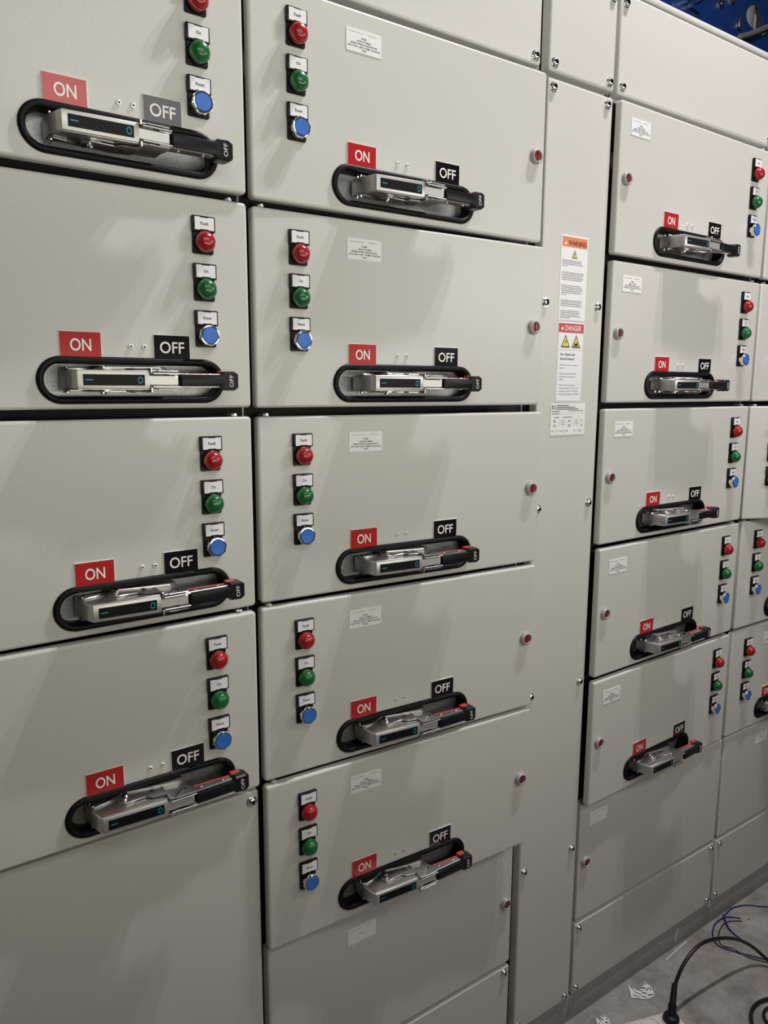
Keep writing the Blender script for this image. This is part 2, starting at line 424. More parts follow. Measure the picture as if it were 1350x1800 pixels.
# the rotary disconnect handle ----------------------------------------------
def build_handle(parent, x, zc):
    """x is the front left edge of the cast block; zc its centre line. protrudes towards the aisle through the gasket"""
    h = MB()   # cast housing: plan outline (x, y) extruded in z, plus raised frame round the dark window
    h.prism([(-0.0095, 0.016), (-0.0080, -0.010), (-0.0040, -0.030), (0.0, -0.0408), (0.091, -0.0440), (0.091, 0.000), (0.060, 0.012)], 'z', -0.0112, 0.0112, 'cast', 0.0009, 2)
    # top and bottom skins (pressed plates) with the rolled back rib
    for s in (1, -1):
        zz = sorted((s*0.0112, s*0.0126))
        h.prism([(-0.0080, -0.006), (0.001, -0.0370), (0.0905, -0.0420), (0.128, -0.0300), (0.128, 0.006), (0.03, 0.016), (-0.009, 0.012)], 'z', zz[0], zz[1], 'steel', 0.0004, 1)
        zz = sorted((s*0.0126, s*0.0150))
        h.prism([(-0.0075, -0.004), (-0.0035, -0.010), (0.014, -0.006), (0.040, 0.006), (0.040, 0.010), (0.012, 0.000), (-0.005, 0.002)], 'z', zz[0], zz[1], 'steel', 0.0008, 1)
        for px, py in ((-0.0045, -0.004), (-0.0045, 0.006)):
            zz = sorted((s*0.011, s*0.0165)); h.vlathe([(0.0, zz[1]), (0.0028, zz[1]), (0.0028, zz[0]), (0.0, zz[0])], px, py, 'chrome', 12)
    # neck
    h.prism([(0.090, -0.0430), (0.0925, -0.0430), (0.131, -0.0425), (0.131, -0.022), (0.090, -0.022)], 'z', -0.0066, 0.0066, 'cast', 0.001, 1)
    housing = h.build('handle', parent, smooth=30); housing.location = (x, 0, zc); housing['label'] = 'cast metal disconnect lever with black grip'
    # dark window with the I / O marks
    wn = MB()
    P = rrect(0.0070, 0.0845, -0.0072, 0.0070, 0.0004, 2)
    def yf(px): return -0.0412 - (px-0.006)/0.085*0.0028
    n = len(P)
    wn.add([(a, yf(a)-0.0004, b) for a, b in P] + [(a, yf(a)+0.001, b) for a, b in P], [list(range(n))] + [(i, (i+1) % n, n+(i+1) % n, n+i) for i in range(n)], 'window')
    wn.add([(a, yf(a)-0.0006, b) for a, b in ((0.0098, -0.0008), (0.0190, -0.0008), (0.0190, 0.0008), (0.0098, 0.0008))], [(0, 1, 2, 3)], 'teal')
    ring = []
    for rr in (0.0037, 0.0024):
        ring += [(0.0785 + rr*0.92*math.cos(2*math.pi*i/20), yf(0.0785)-0.0007, rr*1.25*math.sin(2*math.pi*i/20)) for i in range(20)]
    wn.add(ring, [(i, (i+1) % 20, 20+(i+1) % 20, 20+i) for i in range(20)], 'teal')
    o = wn.build('indicator_window', housing); o['label'] = 'black strip with teal dash and ring'
    # pivot plates with disc and rivets, clamp jaws
    pv = MB()
    for s in (1, -1):
        def zr(a, b): return sorted((s*a, s*b))
        pts = []
        for i in range(17):
            t = math.radians(95 + 200*i/16); pts.append((0.040 + 0.0125*math.cos(t), -0.012 + 0.0125*math.sin(t)))
        pts += [(0.066, -0.022), (0.072, -0.0290), (0.090, -0.0325), (0.094, -0.0400), (0.094, 0.004), (0.070, 0.008)]
        a, b = zr(0.0134, 0.0156); pv.prism(pts, 'z', a, b, 'steel', 0.0005, 1)
        a, b = zr(0.0126, 0.0134); pv.vlathe([(0.0, b), (0.0150, b), (0.0150, a), (0.0, a)], 0.040, -0.013, 'steel', 28)
        for qx, qy in ((0.0375, -0.0150), (0.0415, -0.0065)):
            a, b = (0.0150, 0.0186)
            pv.vlathe([(0.0, s*b), (0.0022, s*b), (0.0036, s*(b-0.0010)), (0.0038, s*a)], qx, qy, 'chrome', 14)
        a, b = zr(0.0155, 0.0165); pv.vlathe([(0.0, s*0.0166), (0.0030, s*0.0166), (0.0034, s*0.0155)], 0.078, -0.012, 'void', 14)
        # jaw
        a, b = zr(0.0095, 0.0162)
        pv.prism([(0.0925, -0.0455), (0.1010, -0.0455), (0.1010, -0.0470), (0.1300, -0.0460), (0.1300, -0.0250), (0.1210, -0.004), (0.0925, -0.004)], 'z', s*0.0115 if s > 0 else -0.0130, s*0.0130 if s > 0 else -0.0115, 'steel', 0.0005, 1)
        pv.prism([(0.0915, -0.0462), (0.0945, -0.0462), (0.0945, -0.006), (0.0915, -0.006)], 'z', a, b, 'steel', 0.0005, 1)
        a, b = zr(0.0080, 0.0096); pv.prism([(0.0945, -0.0475), (0.1330, -0.0465), (0.1330, -0.0440), (0.0945, -0.0440)], 'z', a, b, 'cast', 0.0004, 1)
    # dark casting that rises behind the pivot
    pv.prism([(0.030, 0.018), (0.046, 0.002), (0.116, -0.012), (0.127, -0.006), (0.127, 0.018)], 'z', 0.0126, 0.0182, 'steel', 0.0012, 2)
    # diagonal stamped rib on the upper jaw
    pv.prism([(0.1005, -0.0440), (0.1180, -0.0270), (0.1198, -0.0285), (0.1025, -0.0450)], 'z', 0.0130, 0.0142, 'chrome')
    for dz in (1,):
        pv.vlathe([(0.0, 0.0142), (0.0016, 0.0142), (0.0018, 0.0130)], 0.1215, -0.029, 'void', 12)
    pv.build('pivot_plate', housing, smooth=30)
    # lever bar on to the grip
    lv = MB()
    for s in (1, -1):
        a, b = sorted((s*0.0072, s*0.0092))
        lv.prism([(0.118, -0.0400), (0.1950, -0.0370), (0.1950, -0.0250), (0.118, -0.0190)], 'z', a, b, 'steel', 0.0004, 1)
        for qx in (0.146, 0.180):
            lv.vlathe([(0.0, s*0.0106), (0.0013, s*0.0106), (0.0023, s*0.0100), (0.0024, s*0.0090)], qx, -0.0300, 'chrome', 14)
    lv.build('lever_bar', housing, smooth=30)
    gr = MB()
    gr.prism([(0.1330, -0.0450), (0.1350, -0.0462), (0.1960, -0.0440), (0.1960, -0.0250), (0.1330, -0.0300)], 'z', -0.0080, 0.0080, 'black', 0.0015, 2)
    # end knob: flared, chamfered
    bm = bmesh.new()
    secs = ((0.1920, 0.0085), (0.1965, 0.0130), (0.2120, 0.0134), (0.2180, 0.0105))
    rings = []
    for xx, hz in secs:
        y0, y1 = -0.0440 if xx < 0.215 else -0.0415, -0.0235
        rings.append([bm.verts.new((xx, y0, -hz*0.86)), bm.verts.new((xx, y0, hz*0.86)), bm.verts.new((xx, y0+0.003, hz)), bm.verts.new((xx, y1, hz)), bm.verts.new((xx, y1, -hz)), bm.verts.new((xx, y0+0.003, -hz))])
    for j in range(3):
        for i in range(6): bm.faces.new((rings[j][i], rings[j][(i+1) % 6], rings[j+1][(i+1) % 6], rings[j+1][i]))
    bm.faces.new(rings[0]); bm.faces.new(rings[-1][::-1])
    bmesh.ops.recalc_face_normals(bm, faces=bm.faces[:])
    gr.bm(bm, 'black')
    gr.text('OFF', 0.2068, 0.0, -0.04425, 0.0056, 'letters', width=0.0165, rot=math.pi/2, res=3)
    gr.build('grip', housing, smooth=30)['label'] = 'black grip with a flared end reading OFF'
    rd = MB()
    rd.prism([(0.136, -0.0252), (0.1950, -0.0262), (0.1950, -0.0238), (0.136, -0.0228)], 'z', 0.0080, 0.0100, 'red_plastic', 0.0003, 1)
    rd.prism([(0.1940, -0.0310), (0.2090, -0.0310), (0.2090, -0.0205), (0.1940, -0.0205)], 'z', 0.0100, 0.0138, 'red_plastic', 0.0008, 1)
    rd.build('release_slide', housing, smooth=30)['label'] = 'red release strip'
    return housing

# one door type: everything is laid out in door coordinates, z measured from the door's bottom edge
def make_unit(kind, H, stage):
    W, plate, lockx, gx, gl, onx, offx, rv, pil, hx = {
        'A': (0.587, 0.033, 0.024, 0.2890, 0.2555, 0.3195, 0.4420, (0.4110, 0.4295), 0.5020, 0.3300),
        'B': (0.587, 0.1595, 0.563, 0.1330, 0.2860, 0.1610, 0.3325, (0.2560, 0.2750), 0.0570, 0.1885),
        'D': (0.577, 0.033, 0.024, 0.1275, 0.2750, 0.1600, 0.3300, (0.2500, 0.2685), 0.4950, 0.1830),
        'E': (0.587, 0.1595, 0.563, 0.1390, 0.2860, 0.1700, 0.3380, (0.2600, 0.2790), 0.0580, 0.1945)}[kind]
    u = empty('motor_starter_unit', (0, 0, 0))
    T = lambda z: H - z
    g0, g1 = T(0.2845), T(0.2225)
    hole = stadium(gx+0.004, gx+gl-0.004, g0+0.004, g1-0.004)
    o = panel_mesh(W, H, hole, depth=0.0145).build('door_panel', u, smooth=30)
    # gasket: fat black rubber ring with a tub behind it
    g = MB(); loops = []
    for ins, y in ((0.0, -0.0003), (0.0004, -0.0022), (0.0018, -0.0040), (0.0042, -0.0048), (0.0068, -0.0044), (0.0086, -0.0030), (0.0094, -0.0008), (0.0096, 0.0225)):
        loops.append([(a, y, b) for a, b in stadium(gx+ins, gx+gl-ins, g0+ins, g1-ins)])
    bridge(g, loops, 'rubber'); g.build('gasket', u, smooth=50)
    bp = MB(); bp.prism(stadium(gx+0.0045, gx+gl-0.0045, g0+0.0045, g1-0.0045), 'y', 0.0225, 0.0240, 'galv')
    bp.build('backing_plate', u, smooth=30)['label'] = 'galvanised steel plate behind the lever'
    a = sign_mesh('ON', 'red_sign', 0.0530, 0.0265, 0.0150).build('on_sign', u, smooth=0); a.location = (onx, 0, T(0.1905)); a['label'] = 'red plate reading ON'
    a = sign_mesh('OFF', 'black_sign', 0.0520, 0.0345, 0.0150).build('off_sign', u, smooth=0); a.location = (offx, 0, T(0.1905)); a['label'] = 'black plate reading OFF'
    for rx in rv:
        r = inst('rivet', pm('rivet', lambda: MB().lathe([(0.0036, 0.0), (0.0036, -0.0010), (0.0030, -0.0020), (0.0018, -0.0024), (0.0013, -0.0022)], 0, 0, 'alu', n=20).lathe([(0.0014, -0.0023), (0.0012, -0.0010), (0, -0.0010)], 0, 0, 'void', n=12)), u, (rx, 0, T(0.2080)))
    name_plate(u, plate, T(0.0275), stage)
    lock_obj(u, lockx, T(0.1470))
    pilots(u, pil, T(0.0))
    build_handle(u, hx, T(0.2530))
    # hinge lugs in the gaps above and below, on the hinge side
    hs = W-0.030 if kind in 'AD' else 0.012
    for zz in (H+0.0005,):
        hg = MB(); hg.box(hs, hs+0.010, 0.006, 0.030, zz, zz+0.004, 'cast', 0.001, 1)
        hg.lathe([(0.0, 0.0035), (0.0022, 0.0035), (0.0022, 0.012)], hs+0.005, zz+0.0025, 'alu', n=10)
        hg.build('hinge', u)
    return u, W

rows = ['topmost', 'second down', 'third down', 'fourth down', 'fifth down']
cols = {'A': 'in the leftmost column', 'B': 'in the column left of the warning stickers',
        'D': 'in the column right of the warning stickers', 'E': 'in the rightmost column'}
spots = {
 'A': [(-.0882, .5645, .024, .0181), (-.0846, .2608, .0070, .0103), (-.0850, -.0442, .0240, .0110), (-.0888, -.3450, .0234, .0190)],
 'B': [(.5091, .5626, .0145, .0231), (.5116, .2597, .0079, .0313), (.5149, -.0451, .0045, .0363), (.5115, -.3463, .0095, .0400), (.5105, -.6475, .0150, .0400)],
 'D': [(1.3171, .5663, .0161, .0080), (1.3206, .2610, .0126, .0048), (1.3169, -.0431, .0146, .0051), (1.3193, -.3466, .0188, .0035), (1.3181, -.6507, .0218, .0042)],
 'E': [(1.9060, .5655, .0080, .030), (1.9050, .2605, .0060, .040), (1.8985, -.0435, .0060, .260), (1.9070, -.3460, .0070, .014), (1.9090, -.6505, .0040, .010)]}
stages = {'A': ['#3', '#3', '#4', '#4'], 'B': ['#1', '#2', '#1&2', '#2', '#2'], 'D': ['#1', '#2', '#1', '#2', '#1'], 'E': ['#1', '#2', '#1', '#2', '#1']}
extra = {'A': {0: 'grey starter door %s, its OFF lever catching a bright reflection', },
         'B': {}, 'D': {}, 'E': {}}
protos = {}
for kind in 'ABDE':
    for i, (x, zt, d0, d1) in enumerate(spots[kind]):
        H = 0.300 if i == 4 else (0.2915 if i == 1 else 0.294)
        key = (kind, H)
        if key not in protos:
            u, W = make_unit(kind, H, stages[kind][i]); protos[key] = (u, W)
        else:
            src, W = protos[key]; u = copy_tree(src)
            for ch in u.children:
                if ch.name.startswith('name_plate'):
                    ch.data = plate_mesh([('FVNR', .0095), ('+A002.V01-MA01', .0265), ('RINSE AFTER PASSIVATION', .0475), ('ARCONIC CIRC. PUMP STAGE ' + stages[kind][i], .0585), ('7.5kW', .0095)]).build('name_plate', smooth=0).data if stages[kind][i] not in _pl else _pl[stages[kind][i]]
        th = math.asin((d1-d0)/W)
        u.location = (x, -d0, Z(zt) - H); u.rotation_euler = (0, 0, -th)
        row = rows[i] if not (kind == 'A' and i == 3) else 'lowest'
        u['label'] = 'grey starter unit with lever, ' + row + ' ' + cols[kind]
        u['category'] = 'starter unit'; u['group'] = 'motor starter doors with levers and lamps'
# meshes built only for their data leave loose objects behind: drop them
for o in [o for o in C.objects if o.parent is None and o.name.startswith('name_plate')]: bpy.data.objects.remove(o)

# ------------------------------------------------------------------ screwed covers and blank doors
def cover(x0, x1, z0, z1, screws, label, name='cover_panel', y=0.0, depth=0.020):
    c = empty(name, (x0, y, Z(z0)), 0, label, 'cover panel' if name == 'cover_panel' else 'cabinet door')
    panel_mesh(x1-x0, z1-z0, depth=depth).build('panel', c, smooth=30)
    for sx, sz in screws: screw(c, sx-x0, sz-z0)
    return c
zt0, zt1 = 0.582, 0.768
for x0, x1, lab in ((-0.095, 0.4995, 'upper grey screwed cover above the far left starter doors'),
                    (0.5140, 1.1020, 'grey screwed top cover above the doors left of the warning stickers'),
                    (1.1240, 1.3105, 'narrow grey screwed top cover above the door with the warning stickers'),
                    (1.3210, 1.9070, 'wide grey screwed top cover directly below the blue steel'),
                    (1.9190, 2.5040, 'grey screwed top cover at the end of the row, cut by the picture edge')):
    c = cover(x0, x1, zt0, zt1, [(x0+.0145 if x0 > 1.2 or x0 > 1.0 else x0+.0145, .5965), (x1-.0145, .5965), (x0+.0145, .7500), (x1-.0145, .7500)], lab)
    c['group'] = 'screwed top covers'
cover(-0.088, 0.5040, -1.450, -0.6540, [(-.07, -.6715), (.4910, -.6715), (-.07, -1.43), (.4910, -1.43)], 'tall plain grey screwed cover below the lowest door of the far left column')
for x0, x1, lab in ((0.5145, 1.1030, 'grey screwed bottom cover below the SPACE door left of the narrow door'),
                    (1.3200, 1.9065, 'grey screwed bottom cover above the plinth, nearest the printed paper scrap'),
                    (1.9190, 2.5050, 'grey screwed bottom cover at the end of the row beside the blue wires')):
    c = cover(x0, x1, -1.4575, -1.2670, [(x0+.0135, -1.2805), (x1-.0170, -1.2805), (x0+.0125, -1.4400), (x1-.0185, -1.4400)], lab)
    c['group'] = 'screwed bottom covers'
for x0, x1, lx, px, lab in ((0.5145, 1.1030, 1.0820, 0.6765, 'blank grey door with a SPACE plate, left of the narrow door'),
                            (1.3200, 1.9065, 1.3430, 1.3540, 'blank grey door with a SPACE plate, right of the narrow door'),
                            (1.9190, 2.5050, 2.4840, 2.0810, 'blank grey door with a SPACE plate, at the end of the row')):
    c = cover(x0, x1, -1.2580, -0.9575, [], lab, 'blank_unit'); c['group'] = 'blank spare doors'
    lock_obj(c, lx-x0, -1.1075+1.2580); name_plate(c, px-x0, -0.9930+1.2580 if px < 1 else -0.9885+1.2580, 'space')

# narrow cable compartment door with the stickers
x0, x1, z0, z1 = 1.1240, 1.3105, -1.4575, 0.5700
cs = [(1.1375, z) for z in (.5543, .1651, -.2423, -.6470, -1.0560, -1.4436)] + [(1.2925, z) for z in (.5543, .1651, -.2423, -.6470, -1.0560, -1.4436)]
cd = cover(x0, x1, z0, z1, cs, 'tall narrow grey screwed door carrying the WARNING and DANGER stickers', 'cable_compartment_cover')

def tri(mb, cx, zb, w_, h_, y, k_out='ink', k_in='yellow'):
    mb.poly([(cx-w_/2, zb), (cx+w_/2, zb), (cx, zb+h_)], y, k_out)
    q = 0.74; dz = h_*0.10
    mb.poly([(cx-w_/2*q, zb+dz), (cx+w_/2*q, zb+dz), (cx, zb+dz+h_*q)], y-0.00008, k_in)
def greek(mb, x, z, wmax, lines, step, h, y, k='paper_ink', seed=1):
    rr = random.Random(seed)
    for i, frac in enumerate(lines):
        a = x; end = x + wmax*frac
        while a < end - 0.001:
            b = min(end, a + rr.uniform(0.0016, 0.0062)); mb.quad(a, b, y, z - i*step - h, z - i*step, k); a = b + 0.0007
# sticker local frames: origin at top left of each sticker, z down negative
def sticker(name, X0, X1, ZT, ZB, label):
    mb = MB(); W, H = X1-X0, ZT-ZB
    mb.prism(rrect(0, W, -H, 0, 0.0006, 2), 'y', -0.0005, 0.0002, 'white')
    return mb, W, H
Y = -0.00062
mb, W, H = sticker('warning_sticker', 1.1768, 1.2545, .2973, .1345, '')
mb.quad(0.0028, W-0.0028, Y, -0.0225, -0.0035, 'orange')
mb.text('WARNING', 0.0464, -0.0145, Y-.0002, 0.0088, 'ink', width=0.0530, res=3, bold=0.010)
tri(mb, 0.0125, -0.0185, 0.0090, 0.0075, Y-.0001, 'yellow', 'white')
tri(mb, 0.0390, -0.0430, 0.0160, 0.0165, Y)
mb.poly([(0.0385, -0.0395), (0.0397, -0.0395), (0.0402, -0.0325), (0.0382, -0.0325)], Y-.00016, 'ink')
for gi, (zz, ln) in enumerate(((-0.0475, (.82, .80, .86, .24)), (-0.0705, (.92, .93, .86, .92, .84)), (-0.0955, (.84, .88, .92, .84, .84, .20)), (-0.1240, (.90, .88, .86, .92)), (-0.1440, (.80, .82, .78, .86, .42)))):
    greek(mb, 0.0040, zz, W-0.008, ln, 0.00345, 0.0013, Y, seed=gi)
o = mb.build('warning_sticker', cd, smooth=0); o.location = (1.1768-x0, 0, .2973-z0); o['label'] = 'white sticker with an orange WARNING band'
mb, W, H = sticker('danger_sticker', 1.1768, 1.2543, .1313, -.0273, '')
mb.quad(0.0018, W-0.0018, Y, -0.0210, -0.0030, 'danger')
mb.text('DANGER', 0.0445, -0.0120, Y-.0002, 0.0100, 'letters', width=0.0480, res=3, bold=0.010)
tri(mb, 0.0122, -0.0160, 0.0085, 0.0080, Y-.0001, 'yellow', 'white')
for i, cx in enumerate((0.0230, 0.0545)):
    tri(mb, cx, -0.0505, 0.0265, 0.0255, Y)
    if i == 0: mb.poly([(cx-.0012, -.0385), (cx+.0022, -.0330), (cx+.0010, -.0375), (cx+.0034, -.0372), (cx-.0008, -.0465), (cx+.0004, -.0400)], Y-.00016, 'ink')
    else: mb.poly([(cx-.0060, -.0470), (cx-.0042, -.0400), (cx-.0010, -.0430), (cx+.0008, -.0370), (cx+.0030, -.0420), (cx+.0060, -.0400), (cx+.0048, -.0470)], Y-.00016, 'ink')
mb.quad(0.0016, W-0.0016, Y, -0.0552, -0.0548, 'paper_ink')
def tl(t, z, h, wd, k='ink', x=0.0085): mb.text(t, x, z, Y-.0001, h, k, width=wd, align='L', res=2, bold=0.02 if k == 'ink' else 0.0)
tl('Arc Flash and', -.0640, .0042, .0440); tl('shock hazard', -.0725, .0042, .0420)
tl('Will cause severe injury or', -.0850, .0030, .0580, 'paper_ink'); tl('death.', -.0910, .0030, .0125, 'paper_ink')
tl('Wear proper Personal', -.1020, .0030, .0490, 'paper_ink'); tl('Protective Equipment', -.1080, .0030, .0480, 'paper_ink'); tl('(PPE).', -.1140, .0030, .0125, 'paper_ink')
tl('Follow ALL Regulatory', -.1250, .0030, .0490, 'paper_ink'); tl('requirements for safe work', -.1310, .0030, .0580, 'paper_ink'); tl('practices and for Personal', -.1370, .0030, .0575, 'paper_ink'); tl('Protective Equipment (PPE).', -.1430, .0030, .0600, 'paper_ink')
for a, b, c_, d_ in ((0.0016, W-.0016, -H+.0019, -H+.0015), (0.0016, .0020, -H+.0015, -.0025), (W-.0020, W-.0016, -H+.0015, -.0025)): mb.quad(a, b, Y, c_, d_, 'paper_ink')
o = mb.build('danger_sticker', cd, smooth=0); o.location = (1.1768-x0, 0, .1313-z0); o['label'] = 'white sticker with a red DANGER band and two yellow triangles'
mb = MB(); W, H = 0.1035, 0.0640
mb.prism(rrect(0, W, -H, 0, 0.0012, 2), 'y', -0.0010, 0.0002, 'sticker')
Y2 = -0.00115
mb.text('BCA', 0.0095, -0.0075, Y2, 0.0078, 'ink', width=0.0130, res=2, bold=0.015)
for i, ln in enumerate((.42, .66, .78)): greek(mb, 0.0175, -.0032-.0036*i, 0.083, (ln,), .003, .0018, Y2, 'ink', seed=20+i)
greek(mb, .003, -.0150, .024, (1,), .003, .0016, Y2, 'ink', 31); greek(mb, .053, -.0140, .044, (1,), .003, .0014, Y2, 'paper_ink', 32)
greek(mb, .003, -.0200, .022, (1,), .003, .0014, Y2, 'ink', 33)
def frame(x_0, x_1, z_0, z_1, t=.00025):
    for a, b, c_, d_ in ((x_0, x_1, z_0, z_0+t), (x_0, x_1, z_1-t, z_1), (x_0, x_0+t, z_0, z_1), (x_1-t, x_1, z_0, z_1)): mb.quad(a, b, Y2, c_, d_, 'paper_ink')
frame(.0265, .0975, -.0222, -.0180)
greek(mb, .0095, -.0275, .017, (1,), .003, .0013, Y2, 'ink', 34); greek(mb, .0365, -.0270, .028, (1,), .003, .0013, Y2, 'ink', 35)
for bx in (.0255, .0680):
    for bz in (-.0385, -.0450): frame(bx, bx+.0190, bz, bz+.0062); greek(mb, bx+.006, bz+.0038, .008, (1,), .003, .0011, Y2, 'paper_ink', int(bx*1000+bz*-1000))
for bx in (.0080, .0520): greek(mb, bx, -.0335, .009, (.9, 1, .0, .8, 1.1), .0030, .0012, Y2, 'ink', int(bx*999))
greek(mb, .0910, -.0335, .007, (1, .8, 0, 1, .8), .0030, .0010, Y2, 'paper_ink', 40)
for bx, bw in ((.0125, .0110), (.0350, .0100), (.0790, .0190)): frame(bx, bx+bw, -.0590, -.0530); greek(mb, bx+bw*.35, -.0553, bw*.35, (1,), .003, .0011, Y2, 'ink', int(bx*777))
for bx in (.0040, .0275, .0470, .0700): greek(mb, bx, -.0553, .0050, (1,), .003, .0013, Y2, 'ink', int(bx*555))
o = mb.build('rating_plate', cd, smooth=0); o.location = (1.1646-x0, 0, -.0309-z0); o['label'] = 'light grey metal rating plate with small boxes of print'

# marks on the plinth and joints between plinth sections are separate small things stuck on it
mb = MB(); mb.prism([(0, 0), (0.009, -0.002), (0.002, -0.040), (-0.008, -0.036)], 'y', -0.0003, 0.0006, 'tape')
o = mb.build('tape_scrap', smooth=0); o.location = (1.7575, 0.0036, 0.0560)
tag(o, 'pale strip of peeling tape stuck upright on the plinth', 'tape')
for bx, bz in ((1.8241, .0508), (1.9142, .0543), (1.6815, .0413)):
    mb = MB(); mb.lathe([(0.0065, 0.0005), (0.0065, -0.0012), (0.0055, -0.0016), (0.0030, -0.0016), (0.0030, 0.0), (0, 0)], 0, 0, 'plinth', n=16)
    o = mb.build('plinth_plug'); o.location = (bx, 0.0036, bz)
    tag(o, 'small round plug in the plinth, ' + ('below the last cover joint, right of the joint' if bx > 1.9 else 'just left of the joint below the bottom covers' if bx > 1.8 else 'leftmost, left of the pale tape'), 'plug', 'round plugs in the plinth')

# ------------------------------------------------------------------ things on the floor
def tube(name, pts, r, k, label=None, cat=None, group=None, parent=None, res=8):
    cu = bpy.data.curves.new(name, 'CURVE'); cu.dimensions = '3D'; cu.bevel_depth = r; cu.bevel_resolution = 3; cu.resolution_u = res
    sp = cu.splines.new('NURBS'); sp.points.add(len(pts)-1)
    for p, q in zip(sp.points, pts): p.co = (*q, 1)
    sp.use_endpoint_u = True; sp.order_u = 3
    cu.use_fill_caps = True
    o = bpy.data.objects.new(name, cu); C.objects.link(o)
    dg = bpy.context.evaluated_depsgraph_get(); me = bpy.data.meshes.new_from_object(o.evaluated_get(dg)); bpy.data.objects.remove(o)
    me.materials.clear(); me.materials.append(M[k]); me.polygons.foreach_set('use_smooth', [True]*len(me.polygons))
    o = bpy.data.objects.new(name, me); C.objects.link(o)
    if parent: o.parent = parent
    if label: tag(o, label, cat, group)
    return o
# white power strip, its near end out of frame: axis runs from its right end back towards lower left
ps = empty('power_strip', (1.503, -0.168, 0.0), math.radians(161.6), 'cream white multi-socket power strip with rounded sockets, on the floor', 'power strip')
mb = MB(); mb.box(-0.012, 0.30, -0.028, 0.028, 0.002, 0.038, 'strip_white', 0.006, 3)
mb.build('housing', ps)
for i in range(5):
    mb = MB(); cx = 0.016 + 0.055*i
    mb.vlathe([(0.0215, 0.0378), (0.0225, 0.0400), (0.0205, 0.0405), (0.0195, 0.0385), (0.0190, 0.0300), (0.0, 0.0300)], cx, 0, 'strip_white', 28)
    for dy in (-0.0095, 0.0095): mb.vlathe([(0.0024, 0.0303), (0.0, 0.0303)], cx, dy, 'void', 10)
    mb.build('socket', ps)
# plug and cable
pg = empty('plug_and_cable', (1.488, -0.163, 0.0), 0, 'thick black cable with round plug, arching up out of the white power strip', 'cable')
mb = MB(); mb.vlathe([(0.0, 0.0412), (0.0185, 0.0412), (0.0190, 0.046), (0.0165, 0.052), (0.0100, 0.056), (0.0085, 0.060), (0.0, 0.060)], 0, 0, 'black', 28)
mb.build('plug', pg)
pts = [(1.5285, -.140, .068), (1.535, -.140, .105), (1.560, -.140, .140), (1.620, -.141, .168), (1.700, -.145, .150), (1.790, -.150, .110), (1.858, -.160, .060), (1.888, -.180, .024), (1.905, -.205, .0075), (1.925, -.250, .0060), (1.880, -.285, .0060), (1.800, -.252, .0060), (1.756, -.236, .0060), (1.712, -.238, .0060), (1.670, -.262, .0060), (1.620, -.330, .0060), (1.560, -.420, .006)]
loc = Vector((1.488, -0.163, 0))
# strain relief leans from the plug to the cable
sr = MB(); A, B = Vector((0, 0, 0.054)), Vector((1.5300-1.488, -.140+.163, .100)); dirv = (B-A).normalized(); q = dirv.to_track_quat('Z', 'Y')
vs = []; fs = []; n = 16; prof = [(0.0100, 0.0), (0.0095, 0.18), (0.0100, 0.2), (0.0100, 0.32), (0.0078, 0.36), (0.0070, 0.75), (0.0062, 1.0), (0, 1.0)]
for r_, t in prof:
    for i in range(n):
        a = 2*math.pi*i/n; vs.append(tuple(A + (B-A)*t + q @ Vector((r_*math.cos(a), r_*math.sin(a), 0))))
for j in range(len(prof)-1):
    for i in range(n): fs.append((j*n+i, j*n+(i+1) % n, (j+1)*n+(i+1) % n, (j+1)*n+i))
sr.add(vs, fs, 'black'); sr.build('strain_relief', pg)
tube('cable', [tuple(Vector(p)-loc) for p in [(1.524, -.142, .085)] + pts[1:]], 0.0046, 'cable', parent=pg)
tube('black_cable', [(1.72, -.36, .0045), (1.698, -.290, .0045), (1.730, -.256, .0045), (1.775, -.262, .0045), (1.85, -.30, .0045), (1.95, -.36, .0045)], 0.0038, 'cable', 'black cable coil on the floor cut by the picture\'s bottom right corner', 'cable')
z = 0.0022
zb = 0.0060
tube('blue_wire', [(1.985, -.006, z), (2.02, .0, z), (2.043, -.002, z), (2.086, -.018, z), (2.124, -.061, z), (2.19, -.11, z)], 0.0019, 'wire_blue', 'dark blue wire running from the plinth towards the right edge', 'wire', 'blue wires on the floor')
tube('blue_wire', [(2.012, -.040, z), (1.994, -.017, z), (1.965, -.007, z), (1.920, -.011, z), (1.885, -.028, z), (1.86, -.05, z), (1.854, -.073, z), (1.87, -.100, z), (1.889, -.129, z), (1.92, -.180, z), (1.99, -.26, z)], 0.0019, 'wire_blue', 'dark blue wire curled in a wide hook with a bare copper end', 'wire', 'blue wires on the floor')
tube('blue_wire', [(1.98, -.004, z+.004), (1.958, -.024, z+.004), (1.933, -.055, z), (1.930, -.100, z)], 0.0021, 'wire_blue', 'short dark blue wire offcut lying across the hooked wire', 'wire', 'blue wires on the floor')
tube('blue_wire', [(2.004, -.048, .0016), (1.972, -.022, .0016), (1.936, -.026, .0016), (1.899, -.038, .0016), (1.870, -.058, .0016), (1.864, -.074, .0016), (1.874, -.094, zb), (1.874, -.112, zb), (1.885, -.146, .0016), (1.925, -.200, .0016), (1.99, -.29, .0016)], 0.0015, 'cable', 'thin dark wire following just inside the hooked blue wire', 'wire', 'blue wires on the floor')

